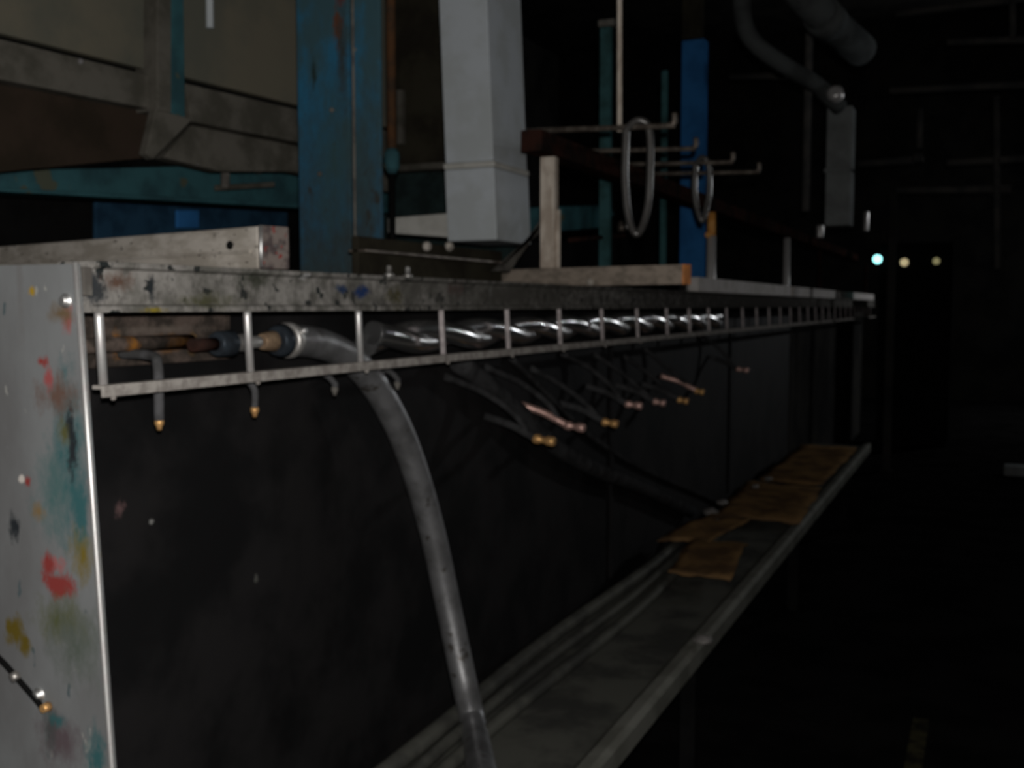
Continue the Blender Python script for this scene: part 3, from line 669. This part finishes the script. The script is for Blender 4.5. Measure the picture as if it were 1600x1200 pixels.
# outlet box to the left
xl = P(604, 350, Y=y1 - .0).x; xr_ = P(700, 350, Y=y1).x
zt1, zt2 = P(610, 340, Y=y1).z, P(690, 333, Y=y1).z
zb1, zb2 = P(610, 364, Y=y1).z, P(695, 371, Y=y1).z
bm = bmn(); yy0, yy1 = y1 + .004, y1 + .28
add_hexa(bm, [Vector((xl, yy0, zb1)), Vector((xr_, yy0, zb2)), Vector((xr_, yy1, zb2)), Vector((xl, yy1, zb1))],
         [Vector((xl, yy0, zt1)), Vector((xr_, yy0, zt2)), Vector((xr_, yy1, zt2)), Vector((xl, yy1, zt1))])
obj('outlet', bm, M['seam'], dc, .005)

# ------------------------------------------------------------------ things behind the rack
def farpost(name, lab, px, w, y, ytop, ybot, m, cat='post', cap=None):
    c = P(px, 300, Y=y); hw = w * (y / math.cos(YAW)) / F / 2
    t = thing(name, lab, cat, (c.x, y, 0))
    zt_ = P(px, ytop, Y=y).z; zb2 = 0.0 if ybot is None else P(px, ybot, Y=y).z
    box_part('shaft', (c.x - hw, c.x + hw, y, y + hw * 1.4, zb2, zt_), m, t, .004)
    box_part('base_plate', (c.x - hw * 1.7, c.x + hw * 1.7, y - hw * .5, y + hw * 1.9, zb2, zb2 + .012), m, t, .003)
    if cap: box_part('top_bracket', (c.x - hw * 1.2, c.x + hw * 2.0, y - .01, y + hw * 1.6, zt_ + .001, zt_ + .03), cap, t, .003)
    return t
farpost('teal_post', 'narrow teal post left of the thin tan rod', 944, 17, 4.5, 42, None, M['fartail'], cap=M['gull'])
farpost('teal_post', 'shorter faint teal post right of the thin tan rod', 1036, 9, 5.2, 110, None, M['fartail'])
bpst = farpost('blue_post', 'deep blue square post behind the hose loops', 1080, 33, 6.0, 62, None, M['bluepost'])
cbp = P(1080, 30, Y=6.0); box_part('upper_sleeve', (cbp.x - .055, cbp.x + .055, 6.0, 6.08, P(1080, 60, Y=6).z, 4.2), M['dirtwall'], bpst, .003)
# teal gearbox behind the rack
gb = thing('teal_gearbox', 'dim teal gearbox block behind the first rack post', 'gearbox', tuple(P(900, 380, X=-.4)))
gx = -.42
bm = bmn(); add_prism(bm, [P(878, 322, X=gx), P(952, 320, X=gx), P(962, 335, X=gx), P(940, 356, X=gx), P(878, 362, X=gx)], (-.2, 0, 0)); obj('housing', bm, M['teal'], gb, .01)
bm = bmn(); add_prism(bm, [P(868, 376, X=gx - .02), P(990, 366, X=gx - .02), P(990, 450, X=gx - .02), P(868, 450, X=gx - .02)], (-.2, 0, 0)); obj('base', bm, M['black'], gb, .01)
bm = bmn(); add_tube(bm, [P(945, 290, X=gx + .02), P(944, 318, X=gx + .02)], .022, 10); obj('breather', bm, M['gull'], gb)
bm = bmn(); add_tube(bm, [P(890, 375, X=gx + .03), P(975, 368, X=gx + .03)], .01, 8); obj('pipe', bm, M['darkbeam'], gb)
p = P(972, 362, X=gx + .04); bm = bmn(); add_lathe(bm, p, (0, 0, 1), [(0, .02), (.02, .025), (.05, .015)], 10); obj('valve', bm, M['arm'], gb)

# ------------------------------------------------------------------ dim overhead ducts, columns, trusses on the right
od = thing('overhead_duct', 'dim grey round duct sloping down at upper right towards the small bright cap', 'duct', tuple(P(1230, 110, Y=7)))
bm = bmn(); add_tube(bm, smooth_path([P(1160, -60, Y=6.6), P(1160, 25, Y=6.7), P(1178, 66, Y=6.8), P(1225, 102, Y=7.0), P(1275, 132, Y=7.3), P(1312, 168, Y=7.5)], 6), .055, 14); obj('pipe', bm, M['dimduct'], od)
bm = bmn(); add_lathe(bm, P(1306, 150, Y=7.35), (0, -1, .3), [(0, .05), (.05, .055), (.07, .03)], 14); obj('cap', bm, M['postfar'], od, label='small bright cap')
od2 = thing('overhead_duct', 'wider dim duct sloping across the top right above the thinner one', 'duct', tuple(P(1290, 40, Y=6.5)))
bm = bmn(); add_tube(bm, [P(1215, -60, Y=6.0), P(1290, 30, Y=6.5), P(1345, 78, Y=7.1)], .10, 16); obj('pipe', bm, M['dimduct'], od2)
bm = bmn(); add_tube(bm, [P(1283, 22, Y=6.44), P(1297, 38, Y=6.56)], .112, 16); obj('joint_band', bm, M['dimduct'], od2)
c = P(1309, 300, Y=7.6)
dd = thing('duct_drop', 'dim grey square duct drop hanging below the small bright cap', 'duct', (c.x, 7.6, 2.1))
box_part('drop', (c.x - .085, c.x + .085, 7.6, 7.8, P(1309, 352, Y=7.6).z, P(1309, 166, Y=7.6).z), M['fargrey'], dd, .01)
box_part('collar', (c.x - .095, c.x + .085, 7.59, 7.8, P(1309, 268, Y=7.59).z, P(1309, 262, Y=7.59).z), M['fargrey'], dd, .004)
c = P(1259, 300, Y=8.2)
hp = thing('hanging_pipe', 'thin faint vertical pipe left of the dim square duct drop', 'pipe', (c.x, 8.2, 2.0))
tube_part('pipe', [(c.x, 8.2, P(1259, 330, Y=8.2).z), (c.x, 8.2, 6.0)], .03, M['fardark'], hp, 10)
farpost('dim_column', 'very faint thin post standing beside the bright cyan lamp', 1396, 10, 10.0, 300, None, M['wall'], 'column')
ts = thing('far_pipework', 'faint far lattice of pipes under the roof at right', 'pipework', tuple(P(1500, 200, Y=11)))
for a, b in (((1400, 22), (1640, -10)), ((1480, 66), (1640, 60)), ((1390, 142), (1640, 130)), ((1340, 256), (1430, 250)), ((1480, 254), (1640, 246)), ((1400, 297), (1580, 296)), ((1140, 120), (1240, 118))):
    tube_part('pipe', [P(*a, Y=11), P(*b, Y=11)], .035, M['fardark'], ts, 8)
for a, b in (((1437, 170), (1436, 232)), ((1556, 150), (1558, 420)), ((1582, -20), (1582, 60))):
    tube_part('drop_pipe', [P(*a, Y=10.95), P(*b, Y=10.95)], .028, M['fardark'], ts, 8)
bm = bmn(); add_lathe(bm, P(1434, 240, Y=10.9), (0, 0, -1), [(0, .03), (.05, .06), (.08, .05)], 10); obj('valve', bm, M['fardark'], ts)

# control cabinet far away with three pilot lamps
cb = thing('control_cabinet', 'almost black control cabinet far down the aisle carrying three pilot lamps', 'cabinet', tuple(P(1415, 470, Y=12)))
c0, c1 = P(1375, 400, Y=12), P(1490, 400, Y=12)
box_part('cabinet_body', (c0.x, c1.x, 12, 12.4, .05, P(1415, 380, Y=12).z), M['black'], cb, .01)
box_part('door', (c0.x + .03, c1.x - .03, 11.985, 11.999, .12, 1.55), M['black'], cb, .003)
box_part('plinth', (c0.x + .02, c1.x - .02, 12.02, 12.38, 0, .05), M['black'], cb, 0)
for px, py, r, m, lab in ((1371, 405, .046, 'lampcyan', 'bright cyan lamp'), (1413, 410, .042, 'lampamber', 'amber lamp'), (1463, 408, .036, 'lampdim', 'dim yellow lamp')):
    p = P(px, py, Y=11.98)
    bm = bmn(); add_lathe(bm, p + Vector((0, .018, 0)), (0, -1, 0), [(0, r * 1.15), (.012, r * 1.15)], 16); bz = obj('bezel', bm, M['black'], cb)
    bm = bmn(); add_lathe(bm, p + Vector((0, .006, 0)), (0, -1, 0), [(0, r), (.02, r), (.035, r * .8), (.045, r * .3)], 16); obj('lamp', bm, M[m], bz, label=lab)
# something pale lying on the floor at far right
fb_ = P(1592, 735, Z=.05)
bm = bmn(); add_box(bm, fb_.x - .12, fb_.x + .15, fb_.y - .05, fb_.y + .1, 0.0, .09); tag(obj('grey_block', bm, M['fargrey'], bevel=.01), 'dim grey block on the floor at the right edge', 'block')
